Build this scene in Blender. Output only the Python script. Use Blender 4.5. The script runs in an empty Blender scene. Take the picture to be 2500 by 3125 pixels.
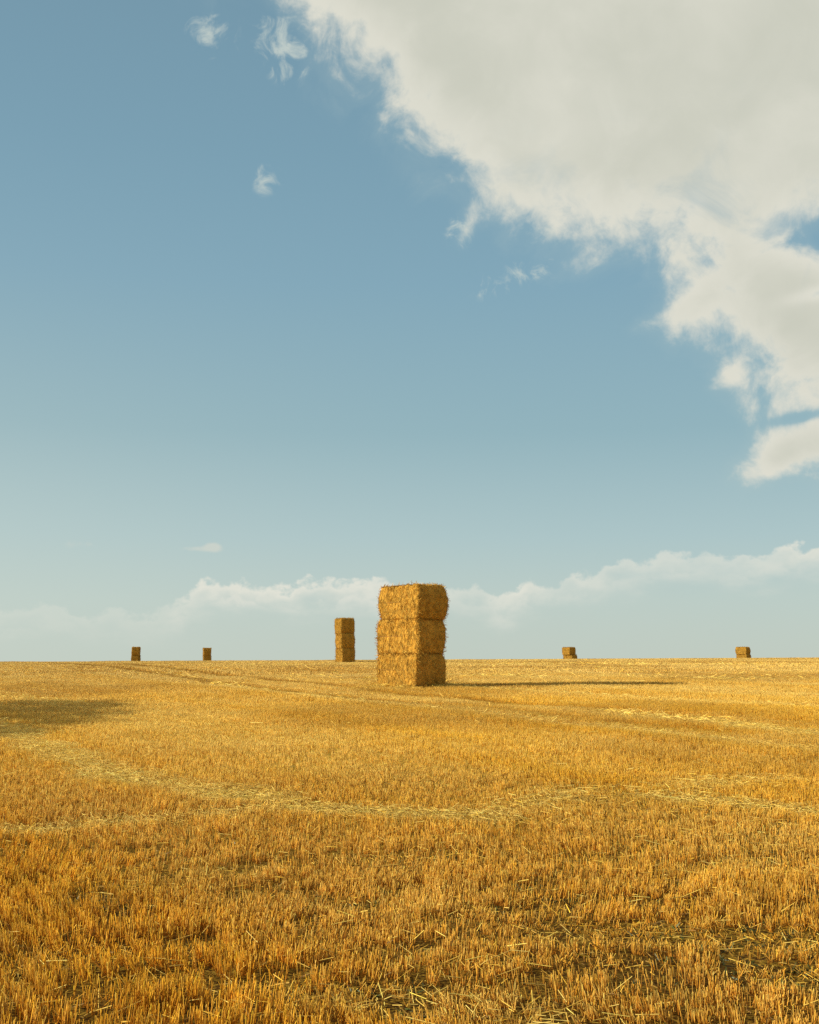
import bpy, math, random
import numpy as np

rng = np.random.default_rng(7)
random.seed(7)
scene = bpy.context.scene
col = scene.collection
R = math.radians

# ------------------------------------------------------------------ helpers
def tag(o, label=None, cat=None, group=None, kind=None):
    if label: o['label'] = label
    if cat: o['category'] = cat
    if group: o['group'] = group
    if kind: o['kind'] = kind
    return o

def make_mesh(name, V, F, C=None, mat=None, parent=None, smooth=False):
    """V (n,3), F (m,4) quads, C (n,3) vertex colours -> one linked mesh object"""
    me = bpy.data.meshes.new(name)
    V = np.ascontiguousarray(V, dtype=np.float32)
    F = np.ascontiguousarray(F, dtype=np.int32)
    n, m = len(V), len(F)
    me.vertices.add(n)
    me.vertices.foreach_set('co', V.ravel())
    me.loops.add(4 * m)
    me.loops.foreach_set('vertex_index', F.ravel())
    me.polygons.add(m)
    me.polygons.foreach_set('loop_start', np.arange(m, dtype=np.int32) * 4)
    if smooth is not False:
        if smooth is True:
            sm = np.ones(m, dtype=bool)
        else:
            sm = np.ascontiguousarray(smooth, dtype=bool)
        me.polygons.foreach_set('use_smooth', sm)
    if C is not None:
        a = me.attributes.new('tint', 'FLOAT_COLOR', 'POINT')
        cc = np.ones((n, 4), dtype=np.float32)
        cc[:, :3] = C
        a.data.foreach_set('color', cc.ravel())
    me.update(calc_edges=True)
    o = bpy.data.objects.new(name, me)
    col.objects.link(o)
    if mat: me.materials.append(mat)
    if parent: o.parent = parent
    return o

def hash2(ix, iy, seed):
    h = (ix.astype(np.int64) * 374761393 + iy.astype(np.int64) * 668265263 + seed * 2147483647 + 1013904223)
    h = (h ^ (h >> 13)) * 1274126177
    h = h & 0x7fffffff
    h = (h ^ (h >> 16)) * 1103515245 & 0x7fffffff
    return (h % 1000003) / 1000003.0

def vnoise(x, y, seed=0):
    x = np.asarray(x, float); y = np.asarray(y, float)
    ix = np.floor(x); iy = np.floor(y)
    fx = x - ix; fy = y - iy
    fx = fx * fx * (3 - 2 * fx); fy = fy * fy * (3 - 2 * fy)
    a = hash2(ix, iy, seed); b = hash2(ix + 1, iy, seed)
    c = hash2(ix, iy + 1, seed); d = hash2(ix + 1, iy + 1, seed)
    return (a * (1 - fx) + b * fx) * (1 - fy) + (c * (1 - fx) + d * fx) * fy

def fbm(x, y, seed=0, oct=3):
    s = 0; a = 1; t = 0
    for k in range(oct):
        s = s + a * vnoise(x * 2 ** k, y * 2 ** k, seed + 31 * k); t += a; a *= .5
    return s / t

# ------------------------------------------------------------------ the lie of the land
def profile(d):
    s, k = 0.0167, 0.0267
    t = np.clip(d - 80, 0, 150)
    hill = s * 80 + s * t - 0.5 * k / 150 * t * t
    far = np.clip(d - 230, 0, None) * -0.010
    return np.where(d < 80, s * d, hill + far)

def ground(x, y):
    x = np.asarray(x, float); y = np.asarray(y, float)
    z = profile(y) + 0.005 * np.clip(x, -150, 150)
    und = (fbm(x / 9 + 40, y / 9 + 40, 3, 2) - .5) * 0.16 + (fbm(x / 2.6 + 40, y / 2.6 + 40, 5, 2) - .5) * 0.05
    near = np.clip((y - 2) / 10, 0, 1) * np.clip((140 - y) / 60, 0, 1)
    return z + und * near

# ------------------------------------------------------------------ materials
def new_mat(name):
    m = bpy.data.materials.new(name)
    m.use_nodes = True
    nt = m.node_tree
    b = nt.nodes['Principled BSDF']
    return m, nt, b

def straw_material(name, rough=.55, spec=.3, noise_scale=30, vary=.35, transl=0.0, own=False):
    m, nt, b = new_mat(name)
    at = nt.nodes.new('ShaderNodeAttribute'); at.attribute_name = 'tint'
    tc = nt.nodes.new('ShaderNodeTexCoord')
    nz = nt.nodes.new('ShaderNodeTexNoise'); nz.inputs['Scale'].default_value = noise_scale
    nz.inputs['Detail'].default_value = 4
    nt.links.new(tc.outputs['Object'], nz.inputs['Vector'])
    mr = nt.nodes.new('ShaderNodeMapRange')
    mr.inputs[1].default_value = .3; mr.inputs[2].default_value = .7
    mr.inputs[3].default_value = 1 - vary; mr.inputs[4].default_value = 1 + vary * .6
    nt.links.new(nz.outputs[0], mr.inputs[0])
    mx = nt.nodes.new('ShaderNodeVectorMath'); mx.operation = 'SCALE'
    nt.links.new(at.outputs['Color'], mx.inputs[0]); nt.links.new(mr.outputs[0], mx.inputs['Scale'])
    if own:         # straw colour scaled by each bale's object colour
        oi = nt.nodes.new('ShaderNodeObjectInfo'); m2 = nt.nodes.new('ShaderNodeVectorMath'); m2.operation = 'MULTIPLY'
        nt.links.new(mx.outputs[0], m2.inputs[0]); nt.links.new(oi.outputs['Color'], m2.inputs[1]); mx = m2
    nt.links.new(mx.outputs[0], b.inputs['Base Color'])
    b.inputs['Roughness'].default_value = rough
    b.inputs['Specular IOR Level'].default_value = spec
    if transl:      # dry stems let some light through
        tr = nt.nodes.new('ShaderNodeBsdfTranslucent'); ms = nt.nodes.new('ShaderNodeMixShader')
        nt.links.new(mx.outputs[0], tr.inputs['Color'])
        ms.inputs[0].default_value = transl
        nt.links.new(b.outputs[0], ms.inputs[1]); nt.links.new(tr.outputs[0], ms.inputs[2])
        nt.links.new(ms.outputs[0], nt.nodes['Material Output'].inputs['Surface'])
    return m

M_stub = straw_material('straw_stubble', .7, .08, 3.0, .22)
M_litter = straw_material('loose_straw_litter', .6, .15, 4.0, .2)
M_bale = straw_material('baled_straw', .75, .08, 5.0, .3, own=True)
M_weed = straw_material('weed_leaf', .5, .3, 20, .3)
M_leaf = straw_material('tree_leaf', .5, .3, 2, .3)
M_bark = straw_material('tree_bark', .8, .1, 8, .5)
M_twine, _nt, _b = new_mat('baling_twine')
_b.inputs['Base Color'].default_value = (.36, .17, .03, 1); _b.inputs['Roughness'].default_value = .7

def soil_material():
    m, nt, b = new_mat('stubble_soil')
    N = nt.nodes.new; L = nt.links.new
    tc = N('ShaderNodeTexCoord')
    n1 = N('ShaderNodeTexNoise'); n1.inputs['Scale'].default_value = 9; n1.inputs['Detail'].default_value = 8
    n2 = N('ShaderNodeTexNoise'); n2.inputs['Scale'].default_value = .6; n2.inputs['Detail'].default_value = 5
    mp = N('ShaderNodeMapping'); mp.inputs['Rotation'].default_value = (0, 0, R(-40)); mp.inputs['Scale'].default_value = (45, 60, 40)
    n3 = N('ShaderNodeTexNoise'); n3.inputs['Scale'].default_value = 1; n3.inputs['Detail'].default_value = 3
    for n in (n1, n2): L(tc.outputs['Object'], n.inputs['Vector'])
    L(tc.outputs['Object'], mp.inputs['Vector']); L(mp.outputs[0], n3.inputs['Vector'])
    r1 = N('ShaderNodeValToRGB'); e = r1.color_ramp.elements
    e[0].position = .3; e[0].color = (.024, .010, .002, 1)
    e[1].position = .75; e[1].color = (.085, .036, .007, 1)
    L(n1.outputs[0], r1.inputs[0])
    r2 = N('ShaderNodeValToRGB'); e = r2.color_ramp.elements
    e[0].position = .44; e[0].color = (0, 0, 0, 1)
    e[1].position = .60; e[1].color = (1, 1, 1, 1)
    L(n3.outputs[0], r2.inputs[0])
    r3 = N('ShaderNodeMapRange'); r3.inputs[1].default_value = .35; r3.inputs[2].default_value = .7
    r3.inputs[3].default_value = .15; r3.inputs[4].default_value = .7
    L(n2.outputs[0], r3.inputs[0])
    mu = N('ShaderNodeMath'); mu.operation = 'MULTIPLY'; L(r2.outputs[0], mu.inputs[0]); L(r3.outputs[0], mu.inputs[1])
    ra_ = N('ShaderNodeAttribute'); ra_.attribute_name = 'tint'
    sr = N('ShaderNodeSeparateColor'); L(ra_.outputs['Color'], sr.inputs[0])
    inv = N('ShaderNodeMath'); inv.operation = 'SUBTRACT'; inv.inputs[0].default_value = 1; L(mu.outputs[0], inv.inputs[1])
    mu2 = N('ShaderNodeMath'); mu2.operation = 'MULTIPLY_ADD'; L(inv.outputs[0], mu2.inputs[0]); L(sr.outputs[0], mu2.inputs[1]); L(mu.outputs[0], mu2.inputs[2])
    mu = mu2
    mx = N('ShaderNodeMix'); mx.data_type = 'RGBA'
    L(mu.outputs[0], mx.inputs[0]); L(r1.outputs[0], mx.inputs[6]); mx.inputs[7].default_value = (.56, .345, .045, 1)
    L(mx.outputs[2], b.inputs['Base Color'])
    b.inputs['Roughness'].default_value = .9; b.inputs['Specular IOR Level'].default_value = .03
    bp = N('ShaderNodeBump'); bp.inputs['Strength'].default_value = .8; bp.inputs['Distance'].default_value = .04
    L(n1.outputs[0], bp.inputs['Height']); L(bp.outputs[0], b.inputs['Normal'])
    return m
M_soil = soil_material()

# ------------------------------------------------------------------ ground sheet
def axis(lo, hi, fine_lo, fine_hi, step, grow):
    a = list(np.arange(fine_lo, fine_hi + 1e-6, step))
    s = step
    while a[-1] < hi: s *= grow; a.append(a[-1] + s)
    s = step
    while a[0] > lo: s *= grow; a.insert(0, a[0] - s)
    return np.array(a)
gx = axis(-2500, 2500, -24, 24, .4, 1.06)
gy = axis(-2500, 3500, 0, 60, .4, 1.05)
GX, GY = np.meshgrid(gx, gy)
GV = np.stack([GX, GY, ground(GX, GY)], -1).reshape(-1, 3)
nx, ny = len(gx), len(gy)
ii = np.arange(ny - 1)[:, None] * nx + np.arange(nx - 1)[None]
GF = np.stack([ii, ii + 1, ii + 1 + nx, ii + nx], -1).reshape(-1, 4)
res = np.clip((GV[:, 1] - 8) / 14, 0, 1) * .85
tag(make_mesh('field', GV, GF, np.repeat(res[:, None], 3, 1), M_soil, smooth=True), 'harvested grain field rising gently to a low crest', 'field', kind='structure')

# ------------------------------------------------------------------ wheelings and trails of dropped straw (metres on the field)
RUTS = [
    [(-38.6, 127.7), (-23.6, 93.1), (-15.0, 70.1), (-9.5, 55.7), (-7.2, 50.2), (-4.4, 42.8), (-2.5, 38.7), (-0.9, 35.6), (1.2, 31.5), (2.5, 29.0), (3.3, 26.2), (4.0, 24.2), (4.8, 22.6), (5.6, 21.2)],
    [(-25.0, 107.0), (-15.3, 78.9), (-11.5, 68.3), (-8.8, 61.9), (-5.6, 54.4), (-2.0, 45.2), (-0.0, 39.2), (1.3, 37.3), (2.8, 32.8), (4.4, 29.6), (5.0, 28.6)],
]
TRAILS = [  # points, half width, strength
    ([(4.9, 28.0), (5.6, 25.3), (6.3, 23.1), (7.2, 21.3), (7.8, 20.1), (8.4, 18.9)], .55, .9),
    ([(-10.3, 28.4), (-7.6, 23.2), (-5.7, 19.2), (-4.7, 17.5), (-3.9, 15.7), (-3.3, 14.8), (-2.4, 14.1), (-1.9, 13.3), (-1.1, 12.4), (-0.5, 12.1), (0.0, 11.9), (.6, 11.7)], .48, .95),
    ([(.3, 11.9), (.6, 11.9), (1.2, 12.6), (1.9, 13.3), (2.5, 13.6), (2.9, 13.6), (4.2, 14.3)], .5, .36),
    ([(2.5, 13.1), (3.3, 12.4), (3.9, 11.7), (4.3, 11.4), (5.2, 10.6)], .35, .7),
    ([(-4.6, 10.9), (-3.9, 11.0), (-3.3, 11.0), (-2.8, 11.5), (-2.0, 11.9), (-1.5, 12.5)], .3, .6),
    ([(-.2, 5.6), (.5, 5.5), (.9, 5.0)], .25, .35),
    ([(-30, 60), (-18, 46), (-12.0, 37.5), (-9, 33)], .9, .35),
    ([(3, 60), (16, 52), (30, 44)], 1.2, .5),
    ([(-14, 70), (-6, 46), (-1, 34), (3.2, 24), (6, 18)], .5, .45),
    ([(-2, 58), (4, 42), (9, 31), (13, 23)], .6, .5),
    ([(8, 100), (40, 80)], 2.0, .5),
]
BARE = [(1.2, 7.1, .5, .2, 1.0), (1.9, 6.9, .6, .25, 1.0), (.75, 7.2, .2, .12, .8), (2.1, 6.2, .5, .2, .9), (-1.8, 6.6, .4, .3, .7), (-2.2, 6.0, .5, .3, .7), (-.1, 5.9, .5, .16, .6), (1.0, 6.4, .3, .2, .5), (-1.2, 6.1, .3, .2, .6), (-1.9, 8.3, .4, .2, .4), (.5, 7.6, .3, .2, .4)]

def seg_dist(x, y, pts):
    d = np.full(np.shape(x), 1e9)
    for (ax, ay), (bx, by) in zip(pts[:-1], pts[1:]):
        dx, dy = bx - ax, by - ay
        t = np.clip(((x - ax) * dx + (y - ay) * dy) / (dx * dx + dy * dy), 0, 1)
        d = np.minimum(d, np.hypot(x - ax - t * dx, y - ay - t * dy))
    return d

def rut_mask(x, y):
    m = np.zeros(np.shape(x))
    wob = (vnoise(x / .7, y / .7, 77) - .5) * .25
    for p in RUTS:
        m = np.maximum(m, np.clip(1.25 - np.abs(seg_dist(x, y, p) + wob) / (.20 + y * .006), 0, 1))
    return m

def trail_mask(x, y):
    m = np.zeros(np.shape(x))
    wob = (fbm(x / .8, y / .8, 55, 2) - .5) * .5
    for p, w, s in TRAILS:
        m = np.maximum(m, s * np.clip(1.25 - np.abs(seg_dist(x, y, p) + wob) / (w * 1.05), 0, 1))
    return np.clip(m * (.45 + 1.0 * fbm(x / .9 + 9, y / .6, 57, 3)), 0, 1)

def bare_mask(x, y):
    m = np.zeros(np.shape(x))
    wob = (fbm(x / .35, y / .35, 21, 3) - .5) * 1.6
    for cx, cy, rx, ry, s in BARE:
        q = np.hypot((x - cx) / rx, (y - cy) / ry) + wob
        m = np.maximum(m, s * np.clip((1.25 - q) / .5, 0, 1))
    return m

# ------------------------------------------------------------------ straw stems as real three-sided stalks
def stems(P, D, Ln, r0, r1, c0, c1, sides=3):
    """P base (n,3), D unit direction, length, radii, colours at both ends -> V, F, C"""
    n = len(P)
    ref = np.where(np.abs(D[:, 2:3]) > .9, np.array([[1., 0, 0]]), np.array([[0, 0, 1.]]))
    U = np.cross(D, ref); U /= np.linalg.norm(U, axis=1, keepdims=True)
    W = np.cross(D, U)
    a0 = rng.uniform(0, 2 * np.pi, n)
    T = P + D * Ln[:, None]
    if sides == 2:
        s = U * np.cos(a0)[:, None] + W * np.sin(a0)[:, None]
        V = np.stack([P - s * r0[:, None], P + s * r0[:, None], T + s * r1[:, None], T - s * r1[:, None]], 1)
        F = np.arange(n)[:, None, None] * 4 + np.array([[[0, 1, 2, 3]]])
        C = np.stack([c0, c0, c1, c1], 1)
        return V.reshape(-1, 3), F.reshape(-1, 4), C.reshape(-1, 3)
    ring0, ring1 = [], []
    for k in range(3):
        a = a0 + 2 * np.pi * k / 3
        s = U * np.cos(a)[:, None] + W * np.sin(a)[:, None]
        ring0.append(P + s * r0[:, None]); ring1.append(T + s * r1[:, None])
    V = np.stack(ring0 + ring1, 1)
    F = np.arange(n)[:, None, None] * 6 + np.array([[[0, 1, 4, 3], [1, 2, 5, 4], [2, 0, 3, 5]]])
    C = np.stack([c0] * 3 + [c1] * 3, 1)
    return V.reshape(-1, 3), F.reshape(-1, 4), C.reshape(-1, 3)

def join(chunks):
    V, F, C, o = [], [], [], 0
    for v, f, c in chunks:
        V.append(v); F.append(f + o); C.append(c); o += len(v)
    return np.concatenate(V), np.concatenate(F), np.concatenate(C)

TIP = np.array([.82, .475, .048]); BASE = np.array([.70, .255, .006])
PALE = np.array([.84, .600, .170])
SHADE_WORN = np.array([.26, .125, .022]); NEAR_ORANGE = np.array([.80, .31, .006])   # rut shade painted on stalks, also worn patches; deeper orange mixed in near the camera

ROW_A = R(-63)     # drill rows run beside the wheelings
ra = np.array([math.cos(ROW_A), math.sin(ROW_A)]); rb = np.array([-ra[1], ra[0]])
STACK_FEET = []    # filled below: (x, y, radius) where nothing can grow

def half_w(y): return .365 * y + 3.2

def scatter(y0, y1, dens, row, clump):
    """clumped plants on drill rows inside the wedge the place shows, with a margin at both sides"""
    area = .365 * (y1 * y1 - y0 * y0) + 6.4 * (y1 - y0)
    npl = int(area * dens / clump)
    y = np.sqrt(rng.uniform(y0 * y0, y1 * y1, npl * 1))
    x = rng.uniform(-1, 1, npl) * half_w(y)
    if row:
        b = x * rb[0] + y * rb[1]; a = x * ra[0] + y * ra[1]
        wander = (vnoise(a / 3, b / 3, 9) - .5) * .08
        b = (np.round(b / row) + rng.normal(0, .13, npl)) * row + wander
        x = a * ra[0] + b * rb[0]; y = a * ra[1] + b * rb[1]
    x = np.repeat(x, clump); y = np.repeat(y, clump)
    n = len(x)
    sp = .016 * max(1, y0 / 12)
    x = x + rng.normal(0, sp, n); y = y + rng.normal(0, sp, n)
    return x, y

def grow(y0, y1, dens, row, clump, rad, hgt, sides, vary):
    x, y = scatter(y0, y1, dens, row, clump)
    rut = rut_mask(x, y); tr = trail_mask(x, y); br = bare_mask(x, y)
    thin = fbm(x / .30, y / .24, 11, 3); patch = fbm(x / 3.2, y / 3.2, 13, 3)
    patch2 = fbm(x / 6.5 + 20, y / 9 + 20, 63, 3)
    al, ac = x * ra[0] + y * ra[1], x * rb[0] + y * rb[1]
    band = fbm(al / 26 + 50, ac / 1.7 + 50, 71, 3) - .5
    gap = np.clip((.47 - thin) / .09, 0, 1) * np.clip((16 - y) / 8, 0, 1)
    keep = rng.uniform(0, 1, len(x)) < (1 - .35 * rut) * (1 - .05 * tr) * (1 - .55 * br) * (1 - .80 * gap)
    for fx, fy, fr in STACK_FEET:
        keep &= np.hypot(x - fx, y - fy) > fr
    x, y, rut, tr, br, patch, patch2, thin, band = (q[keep] for q in (x, y, rut, tr, br, patch, patch2, thin, band))
    n = len(x)
    h = hgt * rng.uniform(.72, 1.2, n) * (.80 + .4 * patch) * (1 - .9 * band) * (.86 + .3 * thin) * (1 - .18 * rut) * (1 - .40 * tr) * (1 - .4 * br)
    short = rng.uniform(0, 1, n) < .12
    h = np.where(short, h * rng.uniform(.3, .7, n), h)
    # plants of a patch lean together, single stalks a little on their own, flattened ones a lot
    lx = (fbm(x / 1.1, y / 1.1, 17, 2) - .5) * .9; ly = (fbm(x / 1.1, y / 1.1, 19, 2) - .5) * .7
    sd = .13 + .38 * tr + .35 * rut + .4 * br
    flop = rng.uniform(0, 1, n) < .07
    sd = np.where(flop, .7, sd)
    D = np.stack([lx * (.6 + tr) + rng.normal(0, 1, n) * sd, ly * (.6 + tr) + rng.normal(0, 1, n) * sd, np.ones(n)], 1)
    D /= np.linalg.norm(D, axis=1, keepdims=True)
    rim = np.zeros(n)
    if y1 > 20:
        for p in RUTS: rim = np.maximum(rim, np.clip(1 - np.abs(seg_dist(x, y, p) - .75 - y * .006) / .4, 0, 1))
    P = np.stack([x, y, ground(x, y) - .01], 1)
    v = rng.normal(1, vary, n)[:, None]; t = np.clip(rng.normal(.45, .28, n) + (patch - .5) * .8 + band * 1.8 + tr * .95 + rim * .6 + np.clip((y - 25) / 60, 0, 1) * .3, 0, 1)[:, None]  # distance term pales the far tips in place of haze
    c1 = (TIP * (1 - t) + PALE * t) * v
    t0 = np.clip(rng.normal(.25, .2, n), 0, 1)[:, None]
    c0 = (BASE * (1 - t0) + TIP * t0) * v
    near_amt = (np.clip((21 - y - .25 * x) / 11, 0, 1) * np.clip(.3 + 1.35 * fbm(x / 1.6, y / 1.1, 83, 3), 0, 1) * (1 - .85 * tr) * .9)[:, None]
    tipy = near_amt * rng.uniform(.15, .75, n)[:, None]      # some cut ends stay pale
    c1 = c1 * (1 - tipy) + NEAR_ORANGE * v * tipy
    c0 = c0 * (1 - near_amt) + NEAR_ORANGE * np.array([.62, .5, .5]) * v * near_amt
    far_dull = np.clip((y - 26) / 40, 0, 1)[:, None] * .55      # duller, greyer tips up the slope
    c1 = c1 * (1 - far_dull) + np.array([.60, .47, .20]) * v * far_dull
    dull = (rng.uniform(0, 1, n) < vary * .6)[:, None]
    c0 = np.where(dull, c0 * np.array([.60, .52, .45]), c0); c1 = np.where(dull, c1 * np.array([.62, .56, .48]), c1)
    rut_shade = (rut * np.clip(.55 + .9 * vnoise(x / 1.5, y / 1.5, 61), 0, 1))[:, None]  # shade down in the wheelings, put into the stalk colour
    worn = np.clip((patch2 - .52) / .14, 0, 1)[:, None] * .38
    c1 = c1 * (1 - np.maximum(rut_shade * .8, worn)) + SHADE_WORN * v * np.maximum(rut_shade * .8, worn)
    c0 = c0 * (1 - rut_shade * .6) + SHADE_WORN * .6 * v * rut_shade * .6
    r = rad * rng.uniform(.75, 1.25, n)
    return stems(P, D, h, r, r * .85, np.clip(c0, .01, .9), np.clip(c1, .01, .9), sides)

def litter(y0, y1, dens_bg, dens_tr, rad, ln, hgt, sides):
    out = []
    for dens, trail_only in ((dens_bg, False), (dens_tr, True)):
        area = .365 * (y1 * y1 - y0 * y0) + 6.4 * (y1 - y0)
        n = int(area * dens)
        y = np.sqrt(rng.uniform(y0 * y0, y1 * y1, n)); x = rng.uniform(-1, 1, n) * half_w(y)
        tr = trail_mask(x, y)
        if trail_only:
            k = rng.uniform(0, 1, n) < tr ** 1.3 * (1 - .8 * rut_mask(x, y))
        else:
            k = rng.uniform(0, 1, n) < (.25 + 1.2 * np.clip(fbm(x / 1.4, y / 1.4, 23, 2) - .3, 0, 1) + .6 * bare_mask(x, y)) * (1 - .8 * rut_mask(x, y))
        for fx, fy, fr in STACK_FEET: k &= np.hypot(x - fx, y - fy) > fr
        x, y, tr = x[k], y[k], tr[k]; n = len(x)
        L = ln * rng.uniform(.35, 1.25, n)
        yaw = rng.uniform(0, 2 * np.pi, n); pit = rng.normal(.05, .22, n)
        D = np.stack([np.cos(yaw) * np.cos(pit), np.sin(yaw) * np.cos(pit), np.sin(pit)], 1)
        z = ground(x, y) + (rng.uniform(.01, .075, n) * hgt if trail_only else rng.uniform(.005, .085, n) * hgt * (1 - .8 * bare_mask(x, y)))
        P = np.stack([x, y, z], 1) - D * L[:, None] * .5
        P[:, 2] = np.maximum(P[:, 2], ground(P[:, 0], P[:, 1]) + .004)
        v = rng.normal(1, .14, n)[:, None]
        t = np.clip(rng.normal(.75 if trail_only else .5, .3, n), 0, 1)[:, None]
        c = np.clip((TIP * (1 - t) + PALE * 1.06 * t) * v, .02, .92)
        r = rad * rng.uniform(.7, 1.2, n)
        out.append(stems(P, D, L, r, r * .8, c, c, sides))
    return out

# ------------------------------------------------------------------ bales
def bale_mesh_data(seed, W=1.4, L=2.65, H=1.34, n_wisp=4600, n_fine=7000):
    """straw bale, local: x across (the flat cut flanks), y along (bulging ends), z up from 0"""
    g = np.random.default_rng(seed)
    s = 1000 + seed * 17
    V, F = [], []
    half = np.array([W, L, H]) / 2
    res = {0: (30, 18), 1: (18, 18), 2: (18, 30)}
    off = 0
    meta = []
    for ax in range(3):
        o1, o2 = [(1, 2), (0, 2), (0, 1)][ax]
        for sg in (-1, 1):
            nu = 34; nv = 26
            u, v = np.meshgrid(np.linspace(-1, 1, nu), np.linspace(-1, 1, nv))
            p = np.zeros((nv, nu, 3)); p[..., ax] = sg; p[..., o1] = u; p[..., o2] = v
            q = p.reshape(-1, 3) * half
            r = np.full(3, .075)
            inner = np.clip(q, -(half - r), half - r)
            d = q - inner; ln = np.linalg.norm(d, axis=1, keepdims=True)
            q = inner + d / np.maximum(ln, 1e-6) * r
            fz = np.abs(q[:, 2]) / half[2]; fx = np.abs(q[:, 0]) / half[0]; fy = np.abs(q[:, 1]) / half[1]
            q[:, 1] *= (1 + .06 * (1 - fz ** 2)) * (1 - .075 * fz ** 5) * (1 - .02 * fx ** 4)
            q[:, 0] *= 1 + .02 * (1 - fz ** 2)
            # sag, lumps and the flakes' vertical seams along the flanks
            q[:, 0] += np.sign(q[:, 0]) * (fbm(q[:, 1] * 1.5 + s, q[:, 2] * 1.5, s, 3) - .5) * .14 * fx
            q[:, 1] += np.sign(q[:, 1]) * (fbm(q[:, 0] * 1.6 + s, q[:, 2] * 1.6, s + 5, 3) - .5) * .16 * fy
            q[:, 2] += (fbm(q[:, 0] * 1.3 + s, q[:, 1] * 1.3, s + 9, 3) - .5) * .10 * np.clip(q[:, 2] / half[2], 0, 1)
            flake = (vnoise(q[:, 1] * 9 + s, q[:, 2] * 1.2, s + 3) - .5) * .045
            q[:, 0] += np.sign(q[:, 0]) * flake * (fx > .9)
            mid = np.exp(-((q[:, 2] - .02) / .035) ** 2) * .008
            q[:, 0] -= np.sign(q[:, 0]) * mid * (fx > .9)
            V.append(q)
            idx = np.arange(nv - 1)[:, None] * nu + np.arange(nu - 1)[None] + off
            f = np.stack([idx, idx + 1, idx + 1 + nu, idx + nu], -1).reshape(-1, 4)
            # outward winding: u x v
            e = np.cross(np.eye(3)[o1], np.eye(3)[o2])[ax] * sg
            if e < 0: f = f[:, ::-1]
            F.append(f); off += len(q)
    V = np.concatenate(V); F = np.concatenate(F)
    a, b, c, d = (V[F[:, k]] for k in range(4))
    nrm = np.cross(c - a, d - b); ar = np.linalg.norm(nrm, axis=1); nrm /= np.maximum(ar, 1e-9)[:, None]
    body_c = np.tile(np.array([.50, .255, .034]), (len(V), 1)) * (.8 + .4 * fbm(V[:, 0] * 6 + V[:, 1] * 5, V[:, 2] * 6 + V[:, 1] * 3, s, 3))[:, None]
    chunks = [(V, F, body_c)]
    for cnt, lmin, lmax, rad, lift in ((n_wisp, .10, .26, .0105, .06), (n_fine, .08, .26, .006, .17)):
        pick = g.choice(len(F), cnt, p=ar / ar.sum())
        w1, w2 = g.uniform(0, 1, (2, cnt, 1))
        P = (a[pick] * (1 - w1) + b[pick] * w1) * (1 - w2) + (d[pick] * (1 - w1) + c[pick] * w1) * w2
        N = nrm[pick]
        D = g.normal(0, 1, (cnt, 3))
        flank = np.abs(N[:, 0]) > .6
        end = np.abs(N[:, 1]) > .6
        D[flank] *= np.array([.3, .33, 1.0]); D[flank, 2] = -np.abs(D[flank, 2]) * np.where(g.uniform(0, 1, flank.sum()) < .8, 1, -1)
        D[end] *= np.array([1.0, .3, .75])
        D -= (D * N).sum(1, keepdims=True) * N
        D /= np.linalg.norm(D, axis=1, keepdims=True)
        D += N * np.abs(g.normal(0, lift, (cnt, 1))) * np.where(end, .6, 1.0)[:, None]
        D /= np.linalg.norm(D, axis=1, keepdims=True)
        Ln = g.uniform(lmin, lmax, cnt)
        v = g.normal(1, .2, cnt)[:, None]; t = np.clip(g.normal(.32, .3, cnt), 0, 1)[:, None]
        cl = np.clip((np.array([.52, .272, .038]) * (1 - t) + np.array([.68, .44, .105]) * t) * v, .02, .9)
        r = rad * g.uniform(.7, 1.3, cnt)
        chunks.append(stems(P - N * .008, D, Ln, r, r * .6, cl * .85, cl))
    V, F, C = join(chunks)
    V[:, 2] += H / 2
    sm = np.zeros(len(F), bool); sm[:len(chunks[0][1])] = True
    return V, F, C, sm

def twine_mesh(W=1.4, L=2.65, H=1.34, z=.02):
    pts = []
    hx, hy = W / 2 + .004, L / 2 + .045
    corner = .2
    for cx, cy, a0 in ((1, -1, -90), (1, 1, 0), (-1, 1, 90), (-1, -1, 180)):
        for k in range(6):
            a = R(a0 + 90 * k / 5)
            pts.append((cx * (hx - corner) + corner * math.cos(a), cy * (hy - corner) + corner * math.sin(a), H / 2 + z + random.uniform(-.012, .012)))
    P = np.array(pts); n = len(P); T = np.roll(P, -1, 0) - np.roll(P, 1, 0); T /= np.linalg.norm(T, axis=1, keepdims=True)
    U = np.cross(T, [0, 0, 1.]); U /= np.linalg.norm(U, axis=1, keepdims=True)
    V = []
    for k in range(6):
        a = 2 * np.pi * k / 6
        V.append(P + (U * math.cos(a) + np.array([0, 0, 1.]) * math.sin(a)) * .006)
    V = np.stack(V, 1).reshape(-1, 3)
    F = []
    for i in range(n):
        j = (i + 1) % n
        for k in range(6):
            F.append((i * 6 + k, j * 6 + k, j * 6 + (k + 1) % 6, i * 6 + (k + 1) % 6))
    return V, np.array(F)

VARIANTS = []
for sd in (1, 2, 3):
    V, F, C, sm = bale_mesh_data(sd)
    b = make_mesh('straw_bale', V, F, C, M_bale, smooth=sm)
    tv, tf = twine_mesh()
    make_mesh('twine', tv, tf, None, M_twine, parent=b, smooth=True)
    VARIANTS.append(b)
used = set()
GROUP = 'straw bales stacked on the field'

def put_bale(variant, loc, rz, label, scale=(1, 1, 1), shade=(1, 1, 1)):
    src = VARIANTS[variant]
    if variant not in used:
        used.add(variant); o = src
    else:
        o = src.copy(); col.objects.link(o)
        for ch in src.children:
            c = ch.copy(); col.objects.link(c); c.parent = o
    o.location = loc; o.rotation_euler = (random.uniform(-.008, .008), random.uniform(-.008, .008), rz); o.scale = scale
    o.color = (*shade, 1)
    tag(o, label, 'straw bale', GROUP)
    return o

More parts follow.
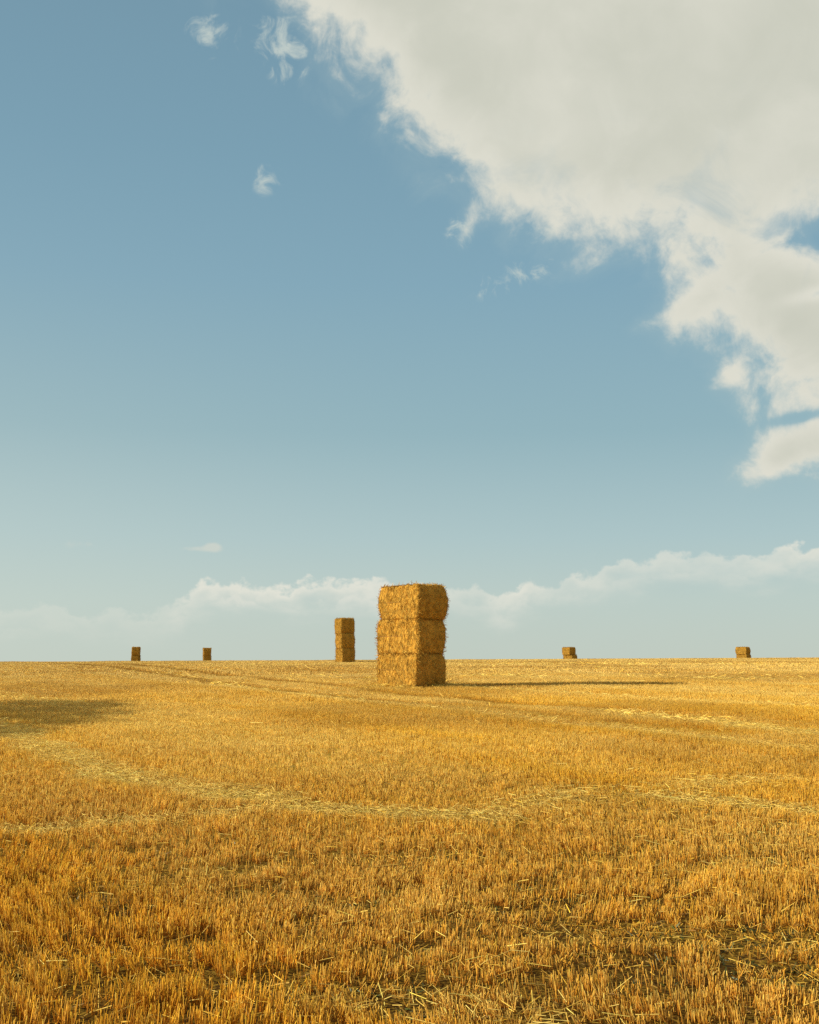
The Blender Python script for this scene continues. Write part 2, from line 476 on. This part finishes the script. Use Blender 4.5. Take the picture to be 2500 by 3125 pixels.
H = 1.34
def stack(cx, cy, deg, order, labels, jig, scale=(1, 1, 1), shade=(1, 1, 1)):
    z = float(ground(cx, cy)) - .03
    STACK_FEET.append((cx, cy, .95 * max(1, scale[1])))
    for k, lb in enumerate(labels):
        dx, dy, da = jig[k]; fr = (.97, 1.04, .99)[k]
        put_bale(order[k], (cx + dx, cy + dy, z), R(deg + da), lb, scale, tuple(v * fr for v in shade))
        z += (H - .03) * scale[2]

def centre_from_corner(x, y, deg, W=1.4, L=2.65):
    c, s = math.cos(R(deg)), math.sin(R(deg))
    return x + c * W / 2 - s * L / 2, y + s * W / 2 + c * L / 2

cx, cy = centre_from_corner(.30, 45.3, 38)
stack(cx, cy, 38, (0, 1, 2), (
    'bottom straw bale of the big three-bale stack nearest in the field',
    'middle straw bale of the big three-bale stack nearest in the field',
    'top straw bale of the big three-bale stack nearest in the field'),
    ((0, 0, 0), (.02, .03, 1.2), (.08, .02, -1.0)), (.97, .94, 1))
stack(-6.17, 114.6, 19, (1, 2, 0), (
    'bottom straw bale of the slender three-bale stack behind the big one',
    'middle straw bale of the slender three-bale stack behind the big one',
    'top straw bale of the slender three-bale stack behind the big one'),
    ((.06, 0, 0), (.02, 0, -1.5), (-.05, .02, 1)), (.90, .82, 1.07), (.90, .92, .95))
stack(-46.6, 205, 3, (2, 0), (
    'lower bale of the taller fully shaded pair of bales on the far left crest',
    'upper bale of the taller fully shaded pair of bales on the far left crest'),
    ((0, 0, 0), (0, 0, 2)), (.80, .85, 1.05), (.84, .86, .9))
stack(-34.65, 206, 13, (0, 1), (
    'lower bale of the far left pair with a thin sunlit strip on its left edge',
    'upper bale of the far left pair with a thin sunlit strip on its left edge'),
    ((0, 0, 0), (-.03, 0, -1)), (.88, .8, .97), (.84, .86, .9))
stack(29.0, 218, 36, (1, 0), (
    'lower bale under the overhanging one on the right-hand crest',
    'upper bale sitting shifted left on its bale, on the right-hand crest'),
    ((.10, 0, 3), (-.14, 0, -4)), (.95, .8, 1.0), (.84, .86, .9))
stack(61.3, 221, 40, (0, 2), (
    'lower bale of the squat pair farthest right on the horizon',
    'upper bale of the squat pair farthest right on the horizon'),
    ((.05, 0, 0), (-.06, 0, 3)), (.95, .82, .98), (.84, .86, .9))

# ------------------------------------------------------------------ stubble, litter, weeds
parts = [
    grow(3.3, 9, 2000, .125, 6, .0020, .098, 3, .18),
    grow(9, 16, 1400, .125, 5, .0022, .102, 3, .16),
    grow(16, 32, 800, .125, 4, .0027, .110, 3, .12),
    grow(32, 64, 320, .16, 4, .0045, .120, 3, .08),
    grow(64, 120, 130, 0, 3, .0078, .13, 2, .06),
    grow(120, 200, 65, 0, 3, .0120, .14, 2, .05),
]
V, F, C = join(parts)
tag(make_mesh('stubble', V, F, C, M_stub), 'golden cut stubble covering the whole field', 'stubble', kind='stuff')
print('stubble verts', len(V))

parts = (litter(3.3, 12, 70, 850, .0023, .12, 1, 3) + litter(12, 24, 40, 950, .0026, .15, 1, 3)
         + litter(24, 48, 12, 300, .0045, .26, 1.1, 2) + litter(48, 110, 3.0, 40, .012, .5, 1.4, 2))
n = 42000
y = np.sqrt(rng.uniform(4.3 ** 2, 16 ** 2, n)); x = rng.uniform(-1, 1, n) * half_w(y)
yaw = rng.uniform(0, 2 * np.pi, n); pit = rng.normal(.1, .3, n)
D = np.stack([np.cos(yaw) * np.cos(pit), np.sin(yaw) * np.cos(pit), np.sin(pit)], 1)
t = np.clip(rng.normal(.3, .3, n), 0, 1)[:, None]
cc = np.clip((np.array([.17, .085, .018]) * (1 - t) + TIP * .75 * t) * rng.normal(1, .25, n)[:, None], .01, .9)
parts.append(stems(np.stack([x, y, ground(x, y) + rng.uniform(.004, .03, n)], 1), D, rng.uniform(.02, .09, n), np.full(n, .003), np.full(n, .002), cc, cc, 2))
# chaff and fallen wisps round the foot of the near stack
n = 2600
ang = rng.uniform(0, 2 * np.pi, n); rr = 1.0 + np.abs(rng.normal(0, .55, n))
x = cx + np.cos(ang) * rr * 1.15; y = cy + np.sin(ang) * rr
D = np.stack([np.cos(ang * 7), np.sin(ang * 7), rng.normal(.05, .15, n)], 1); D /= np.linalg.norm(D, axis=1, keepdims=True)
cc = np.clip((TIP * .5 + PALE * .5) * rng.normal(1, .15, n)[:, None], .02, .9)
parts.append(stems(np.stack([x, y, ground(x, y) + rng.uniform(.03, .16, n) * np.clip(2.2 - rr, .4, 1)], 1), D, rng.uniform(.1, .35, n), np.full(n, .007), np.full(n, .005), cc, cc))
V, F, C = join(parts)
tag(make_mesh('loose_straw', V, F, C, M_litter), 'pale loose straw lying in trails on the stubble', 'loose straw', kind='stuff')
print('litter verts', len(V))

n = 9000
y = np.sqrt(rng.uniform(4.3 ** 2, 13 ** 2, n)); x = rng.uniform(-1, 1, n) * half_w(y)
k = rng.uniform(0, 1, n) < np.clip(.9 * bare_mask(x, y) + .9 * np.clip((.40 - fbm(x / .30, y / .24, 11, 3)) / .1, 0, 1), 0, 1) * np.clip((vnoise(x / .9, y / .9, 91) - .35) * 3, 0, 1)
x, y = x[k], y[k]; x = np.repeat(x, 5) ; y = np.repeat(y, 5); n = len(x)
x += rng.normal(0, .02, n); y += rng.normal(0, .02, n)
D = np.stack([rng.normal(0, 1, n), rng.normal(0, 1, n), np.abs(rng.normal(.5, .4, n))], 1); D /= np.linalg.norm(D, axis=1, keepdims=True)
cc = np.array([.055, .070, .016]) * rng.uniform(.6, 1.5, (n, 1)) + np.array([.03, .01, 0]) * rng.uniform(0, 1, (n, 1))
V, F, C = stems(np.stack([x, y, ground(x, y)], 1), D, rng.uniform(.015, .06, n), np.full(n, .005), np.full(n, .002), cc, cc, 2)
tag(make_mesh('weeds', V, F, C, M_weed), 'low dark green weeds in the bare gaps', 'weeds', kind='stuff')

# ------------------------------------------------------------------ the field-edge tree left of the view whose shade falls on the stubble
tree = bpy.data.objects.new('tree', None); col.objects.link(tree)
TX, TY = -20.9, 25.0
tree.location = (TX, TY, float(ground(TX, TY)))
tag(tree, 'low spreading tree at the left field edge casting shade on the stubble', 'tree')
ch = []
def limb(p, q, r0, r1):
    p = np.array([p], float); q = np.array([q], float); d = q - p; L = np.linalg.norm(d, axis=1)
    for k in range(3):
        ch.append(stems(p, d / L[:, None], L, np.array([r0]), np.array([r1]), np.array([[.10, .075, .05]]), np.array([[.09, .065, .045]])))
limb((0, 0, 0), (0, 0, 2.6), .28, .2)
LOBES = [(-.9, 5.6, 4.9, 1.6, 2.2, .9), (0, 2.6, 4.8, 1.5, 2.2, .8), (.9, -.6, 4.6, 1.5, 2.2, .65), (1.4, -3.6, 4.5, 1.2, 1.7, .5), (-1.2, 8.0, 4.9, 1.2, 1.6, .8)]
for lx, ly, lz, a_, b_, c_ in LOBES: limb((0, 0, 2.3), (lx, ly * .9, lz - .3), .14, .04)
V, F, C = join(ch); make_mesh('trunk', V, F, C, M_bark, parent=tree)
pos = []
for lx, ly, lz, a_, b_, c_ in LOBES:
    m = int(330 * a_ * b_ * c_)
    d = rng.normal(0, 1, (m, 3)); d /= np.linalg.norm(d, axis=1, keepdims=True)
    d *= rng.uniform(0.15, 1, (m, 1)) ** .5
    pos.append(d * np.array([a_, b_, c_]) + np.array([lx, ly, lz]))
pos = np.concatenate(pos); n = len(pos)
D = rng.normal(0, 1, (n, 3)); D /= np.linalg.norm(D, axis=1, keepdims=True)
cc = np.array([.06, .09, .025]) * rng.uniform(.6, 1.4, (n, 1))
V, F, C = stems(pos, D, rng.uniform(.12, .24, n), np.full(n, .07), np.full(n, .03), cc, cc, 2)
make_mesh('crown', V, F, C, M_leaf, parent=tree)

# ------------------------------------------------------------------ sun
SUN_EL = 21.0
to_sun = np.array([-math.cos(R(SUN_EL)) * .993, -.11, math.sin(R(SUN_EL))])
sl = bpy.data.lights.new('sun', 'SUN'); sl.energy = 4.35; sl.angle = R(.7); sl.color = (1.0, .955, .72)
so = bpy.data.objects.new('sun', sl); col.objects.link(so)
from mathutils import Vector
so.rotation_euler = Vector(to_sun.tolist()).to_track_quat('Z', 'Y').to_euler()
so.location = (-20, 0, 30)

# ------------------------------------------------------------------ sky with clouds, all in world directions
w = bpy.data.worlds.new('World'); scene.world = w; w.use_nodes = True
nt = w.node_tree; nt.nodes.clear()
def node(t, **kw):
    n = nt.nodes.new(t)
    for k_, v_ in kw.items(): setattr(n, k_, v_)
    return n
def sock(v, s):
    if isinstance(v, (int, float)): s.default_value = v
    else: nt.links.new(v, s)
def M(op, a, b=0.0, c=0.0, clamp=False):
    n = node('ShaderNodeMath', operation=op, use_clamp=clamp)
    sock(a, n.inputs[0]); sock(b, n.inputs[1]); sock(c, n.inputs[2])
    return n.outputs[0]
def smooth(v, lo, hi, o0=0.0, o1=1.0):
    n = node('ShaderNodeMapRange', interpolation_type='SMOOTHSTEP')
    sock(v, n.inputs[0]); n.inputs[1].default_value = lo; n.inputs[2].default_value = hi
    n.inputs[3].default_value = o0; n.inputs[4].default_value = o1
    return n.outputs[0]
def curve(v, pts, x0, x1, y0, y1):
    n = node('ShaderNodeFloatCurve'); c = n.mapping.curves[0]
    P = sorted(((x - x0) / (x1 - x0), (y - y0) / (y1 - y0)) for x, y in pts)
    n.mapping.use_clip = False
    c.points[0].location = P[0]; c.points[1].location = P[-1]
    for p in P[1:-1]: c.points.new(*p)
    for p in c.points: p.handle_type = 'VECTOR'
    n.mapping.update()
    t = M('DIVIDE', M('SUBTRACT', v, x0), x1 - x0, clamp=True)
    nt.links.new(t, n.inputs['Value'])
    return M('MULTIPLY_ADD', n.outputs[0], y1 - y0, y0)
def mix(f, a, b):
    n = node('ShaderNodeMix', data_type='RGBA'); sock(f, n.inputs[0])
    for v, s in ((a, n.inputs[6]), (b, n.inputs[7])):
        if isinstance(v, tuple): s.default_value = (*v, 1)
        else: nt.links.new(v, s)
    return n.outputs[2]
def noise(vec, scale, detail=8, rough=.55, off=(0, 0, 0), stretch=(1, 1, 1), dist=0.0):
    mp = node('ShaderNodeMapping'); mp.inputs['Location'].default_value = off; mp.inputs['Scale'].default_value = stretch
    nt.links.new(vec, mp.inputs[0])
    n = node('ShaderNodeTexNoise'); n.inputs['Scale'].default_value = scale; n.inputs['Detail'].default_value = detail
    n.inputs['Roughness'].default_value = rough; n.inputs['Distortion'].default_value = dist
    nt.links.new(mp.outputs[0], n.inputs[0])
    return n.outputs[0]
def srgb(r, g, b):
    return tuple(((c / 255 + .055) / 1.055) ** 2.4 if c > 10 else c / 255 / 12.92 for c in (r, g, b))

tc = node('ShaderNodeTexCoord'); DIR = tc.outputs['Generated']
sx = node('ShaderNodeSeparateXYZ'); nt.links.new(DIR, sx.inputs[0])
az = M('MULTIPLY', M('ARCTAN2', sx.outputs[0], sx.outputs[1]), 180 / math.pi)
el = M('MULTIPLY', M('ARCSINE', sx.outputs[2]), 180 / math.pi)

sky = node('ShaderNodeTexSky', sky_type='NISHITA', sun_disc=False)
sky.sun_elevation = R(SUN_EL); sky.sun_rotation = math.atan2(to_sun[0], to_sun[1])
sky.air_density = 1.0; sky.dust_density = 1.5; sky.ozone_density = 2.0
STRENGTH = .1
EXPOSURE = .62
# the air's own tones from the horizon up (a hazy warm-green base under dusty blue)
ramp = node('ShaderNodeValToRGB')
tone = [(-2, (199, 209, 197)), (0, (199, 210, 199)), (3, (191, 208, 202)), (6, (175, 200, 202)), (11, (148, 182, 191)), (18, (133, 171, 188)), (24, (125, 163, 181)), (31, (119, 155, 173)), (60, (98, 133, 160))]
els = ramp.color_ramp.elements
ft = lambda e: (e + 2) / 62
els[0].position = ft(tone[0][0]); els[0].color = (*srgb(*tone[0][1]), 1)
els[1].position = ft(tone[-1][0]); els[1].color = (*srgb(*tone[-1][1]), 1)
for e_, c_ in tone[1:-1]:
    q = els.new(ft(e_)); q.color = (*srgb(*c_), 1)
nt.links.new(M('DIVIDE', M('ADD', el, 2.0), 62.0, clamp=True), ramp.inputs[0])
nis = node('ShaderNodeVectorMath', operation='MULTIPLY'); nt.links.new(sky.outputs[0], nis.inputs[0]); nis.inputs[1].default_value = (STRENGTH, STRENGTH, STRENGTH)
SKYMIX = .90
air = mix(SKYMIX, nis.outputs[0], ramp.outputs[0])
_da = M('DIVIDE', M('ADD', az, 30.0), 24.0); _de = M('DIVIDE', M('SUBTRACT', el, 3.0), 11.0)   # paler haze towards the sun's side
air = mix(M('MULTIPLY', M('EXPONENT', M('MULTIPLY', M('ADD', M('MULTIPLY', _da, _da), M('MULTIPLY', _de, _de)), -1.0)), .32), air, srgb(208, 218, 207))

n_big = noise(DIR, 7, 3, .5)
n_mid = noise(DIR, 19, 12, .58, (5.3, 2.4, 7.1), dist=.45)
n_fine = noise(DIR, 70, 8, .6, (1.7, 5.2, .3), dist=.5)

EDGE = [(-40, 16.35), (-25.48, 20.35), (-23.44, 20.13), (-21.97, 19.86), (-20.92, 19.71), (-19.56, 19.95), (-18.01, 20.31), (-17.25, 19.75), (-15.62, 19.62), (-14.72, 19.26), (-13.08, 19.88), (-11.69, 20.02), (-10.91, 19.41), (-10.17, 19.04), (-7.45, 20.32), (-3.9, 22.53), (-2.24, 22.77), (-1.36, 22.08), (-0.11, 22.16), (0.77, 21.33), (1.86, 21.16), (3.05, 20.67), (4.99, 20.57), (6.06, 20.38), (7.14, 20.34), (7.86, 20.06), (9.07, 19.98), (12.07, 20.98), (30, 25.98)]   # the big cloud's lower left edge: degrees along its run, degrees across
run = M('ADD', M('MULTIPLY', az, .784), M('MULTIPLY', el, -.621))
across = M('ADD', M('MULTIPLY', az, .621), M('MULTIPLY', el, .784))
F1 = M('ADD', M('SUBTRACT', across, curve(run, EDGE, -40, 30, 0, 40)), .35)
F1 = M('MINIMUM', F1, 3.6)
F1 = M('SUBTRACT', F1, smooth(az, 35, 75, 0, 6.5))   # it thins out towards the far right, outside the view
def blob(a0, e0, ra_, re_, amp, tilt=0.0):
    """a soft lobe of cloud (or of clear air, amp < 0) round a direction"""
    c, s = math.cos(R(tilt)), math.sin(R(tilt))
    da = M('SUBTRACT', az, a0); de = M('SUBTRACT', el, e0)
    p = M('ADD', M('MULTIPLY', da, c / ra_), M('MULTIPLY', de, s / ra_))
    q = M('ADD', M('MULTIPLY', da, -s / re_), M('MULTIPLY', de, c / re_))
    r2 = M('ADD', M('MULTIPLY', p, p), M('MULTIPLY', q, q))
    return M('MULTIPLY', M('EXPONENT', M('MULTIPLY', r2, -1.0)), amp)
for bl in [(20.3, 19.0, 2.8, 1.2, -5.0, -14), (17.0, 9.3, 3.4, 1.1, 4.6, 17), (13.1, 16.3, 1.5, .75, 2.1, 24), (11.4, 15.9, 1.2, .5, 1.1, 15), (20.2, 16.8, 2.2, .35, -3.0, 8), (2.9, 20.7, .45, .9, 1.6, -25), (11.6, 18.4, .35, .9, 1.0, -15), (18.4, 11.2, 1.5, .25, -2.2, 8), (15.2, 13.3, 1.2, .55, 1.7, 35)]:
    F1 = M('ADD', F1, blob(*bl))
n1 = M('MULTIPLY', M('SUBTRACT', n_mid, .5), 8.0)
n2 = M('MULTIPLY', M('SUBTRACT', n_fine, .5), 2.4)
D1 = M('ADD', M('ADD', F1, n1), n2)
a_big = smooth(D1, -.6, 1.9)
_t = M('DIVIDE', M('SUBTRACT', el, 20.0), 3.2)
veins = M('MULTIPLY', smooth(noise(DIR, 16, 6, .6, (1.1, 6.0, 2.2), dist=.6), .50, .72), M('EXPONENT', M('MULTIPLY', M('MULTIPLY', _t, _t), -1.0)))
a_big = M('MULTIPLY', a_big, M('MULTIPLY_ADD', veins, -.5, 1.0))
thick = smooth(M('MULTIPLY_ADD', n1, .5, F1), .3, 4.5)

# torn wisps
W = None
for bl in [(-10.1, 28.75, 1.2, .75, 1.0, -30), (-6.6, 28.5, 1.6, 1.1, 1.15, -50), (-6.9, 22.9, .9, .6, 1.0, 50), (4.9, 18.2, 1.5, .6, 1.05, 20), (7.2, 18.6, 1.2, .4, .6), (2.6, 20.4, .7, .9, .9, -30), (6.5, 20.3, 1.2, .6, .8)]:
    b_ = blob(*bl); W = b_ if W is None else M('ADD', W, b_)
wn = noise(DIR, 48, 8, .62, (9.1, 2.2, 4.4), dist=1.1)
a_wisp = smooth(M('ADD', W, M('MULTIPLY', M('SUBTRACT', wn, .5), 5.5)), .35, 2.2, 0, .85)
a_wisp = M('MULTIPLY', a_wisp, smooth(W, .1, .4))
veil = M('MULTIPLY', smooth(M('ADD', F1, M('MULTIPLY', M('SUBTRACT', n_mid, .5), 8.0)), -2.2, 1.2, 0, .28), 1.0)

# low cumulus along the horizon
BAND = [(-22.84, 2.26), (-20.1, 2.62), (-17.66, 2.72), (-14.72, 2.48), (-11.92, 2.4), (-10.84, 3.07), (-10.41, 3.45), (-9.32, 3.85), (-7.31, 4.05), (-5.73, 3.7), (-4.15, 4.07), (-1.42, 3.9), (1.77, 3.94), (3.13, 3.76), (4.26, 3.25), (5.39, 3.79), (7.65, 3.95), (9.22, 4.43), (9.89, 4.87), (12.1, 5.15), (14.27, 5.23), (16.39, 4.96), (18.28, 5.39), (20.52, 5.27), (24.39, 4.5), (60, 4), (-60, 3)]
top = curve(az, BAND, -60, 60, 0, 8)
nb = noise(DIR, 46, 8, .55, (2.2, 8.1, 1.0), stretch=(1, 1, 1.3))
nbs = noise(DIR, 20, 6, .55, (6.2, 1.1, 3.0), stretch=(1, 1, 2.6))
below = M('SUBTRACT', top, el)
D2 = M('ADD', below, M('MULTIPLY', M('SUBTRACT', nb, .5), 2.6))
a_top = smooth(D2, .0, .38)
nb2 = noise(DIR, 40, 8, .55, (7.2, 3.1, 5.0), stretch=(1, 1, 1.3))
D3 = M('ADD', M('SUBTRACT', below, .75), M('MULTIPLY', M('SUBTRACT', nb2, .5), 3.2))
body = smooth(M('ADD', below, M('MULTIPLY', M('SUBTRACT', nbs, .5), 3.2)), 2.2, .2)
side = curve(az, [(-60, .3), (-30, .25), (-11.5, .28), (-10.6, .95), (-2, .92), (2, .6), (3.4, .5), (5, .95), (7, .85), (9.5, .55), (12, .62), (16, .6), (18, .85), (21, .85), (60, .5)], -60, 60, 0, 1)
gapn = smooth(noise(DIR, 11, 3, .5, (4.4, .7, 2.9), stretch=(1, 1, 2)), .36, .56, .5, 1.0)
a_band = M('MULTIPLY', M('MULTIPLY', M('MULTIPLY', a_top, gapn), M('MULTIPLY_ADD', body, .95, .04)), side)
small = M('ADD', blob(-9.3, 5.5, .55, .28, 1.0), blob(-10.4, 5.42, .8, .18, .7))
small = M('ADD', small, blob(-15.4, 5.5, 1.4, .3, .45))
a_small = M('MULTIPLY', smooth(M('ADD', small, M('MULTIPLY', M('SUBTRACT', nb, .5), 1.6)), .45, 1.1, 0, .6), 1.0)

lit = srgb(222, 221, 208); grey = srgb(198, 200, 186)
shade_n = M('ADD', thick, M('MULTIPLY', M('SUBTRACT', n_big, .5), 1.6))
cl_big = mix(M('MULTIPLY', smooth(shade_n, .0, 1.5), 1.0), lit, grey)
rim = M('MULTIPLY', smooth(D3, .0, .3), smooth(D3, 1.3, .25))     # a nearer row of heads in front
lo_band = mix(smooth(D2, .1, 1.5), srgb(229, 228, 215), srgb(204, 212, 203))
cl_band = mix(M('MULTIPLY', rim, .8), lo_band, srgb(225, 225, 213))

# warm veil added to the unseen sky overhead, to warm and lift the fill
air = mix(smooth(el, 33, 52, 0, .8), air, srgb(217, 194, 158))
out = mix(a_band, air, cl_band)
out = mix(a_small, out, srgb(214, 215, 203))
out = mix(veil, out, srgb(176, 196, 196))
out = mix(a_wisp, out, srgb(200, 210, 203))
out = mix(a_big, out, cl_big)
bg = node('ShaderNodeBackground'); bg.inputs['Strength'].default_value = STRENGTH
sc_ = node('ShaderNodeVectorMath', operation='SCALE'); nt.links.new(out, sc_.inputs[0]); sc_.inputs['Scale'].default_value = 2 ** -EXPOSURE / STRENGTH
nt.links.new(sc_.outputs[0], bg.inputs['Color'])
wo = node('ShaderNodeOutputWorld'); nt.links.new(bg.outputs[0], wo.inputs[0])
w.cycles.sampling_method = 'MANUAL'; w.cycles.sample_map_resolution = 512

# ------------------------------------------------------------------ camera and output
cd = bpy.data.cameras.new('camera'); co = bpy.data.objects.new('camera', cd); col.objects.link(co)
co.location = (0, 0, 1.65)
co.rotation_euler = (R(90 + 7.265), 0, 0)
cd.sensor_fit = 'VERTICAL'; cd.sensor_height = 30.0
cd.lens = 30.0 * 2516 / 2156.25
cd.clip_start = .05; cd.clip_end = 8000
scene.camera = co
scene.render.engine = 'CYCLES'
scene.cycles.use_denoising = False
scene.cycles.max_bounces = 6; scene.cycles.diffuse_bounces = 4
scene.view_settings.view_transform = 'Standard'; scene.view_settings.look = 'None'
scene.view_settings.exposure = EXPOSURE; scene.view_settings.gamma = 1
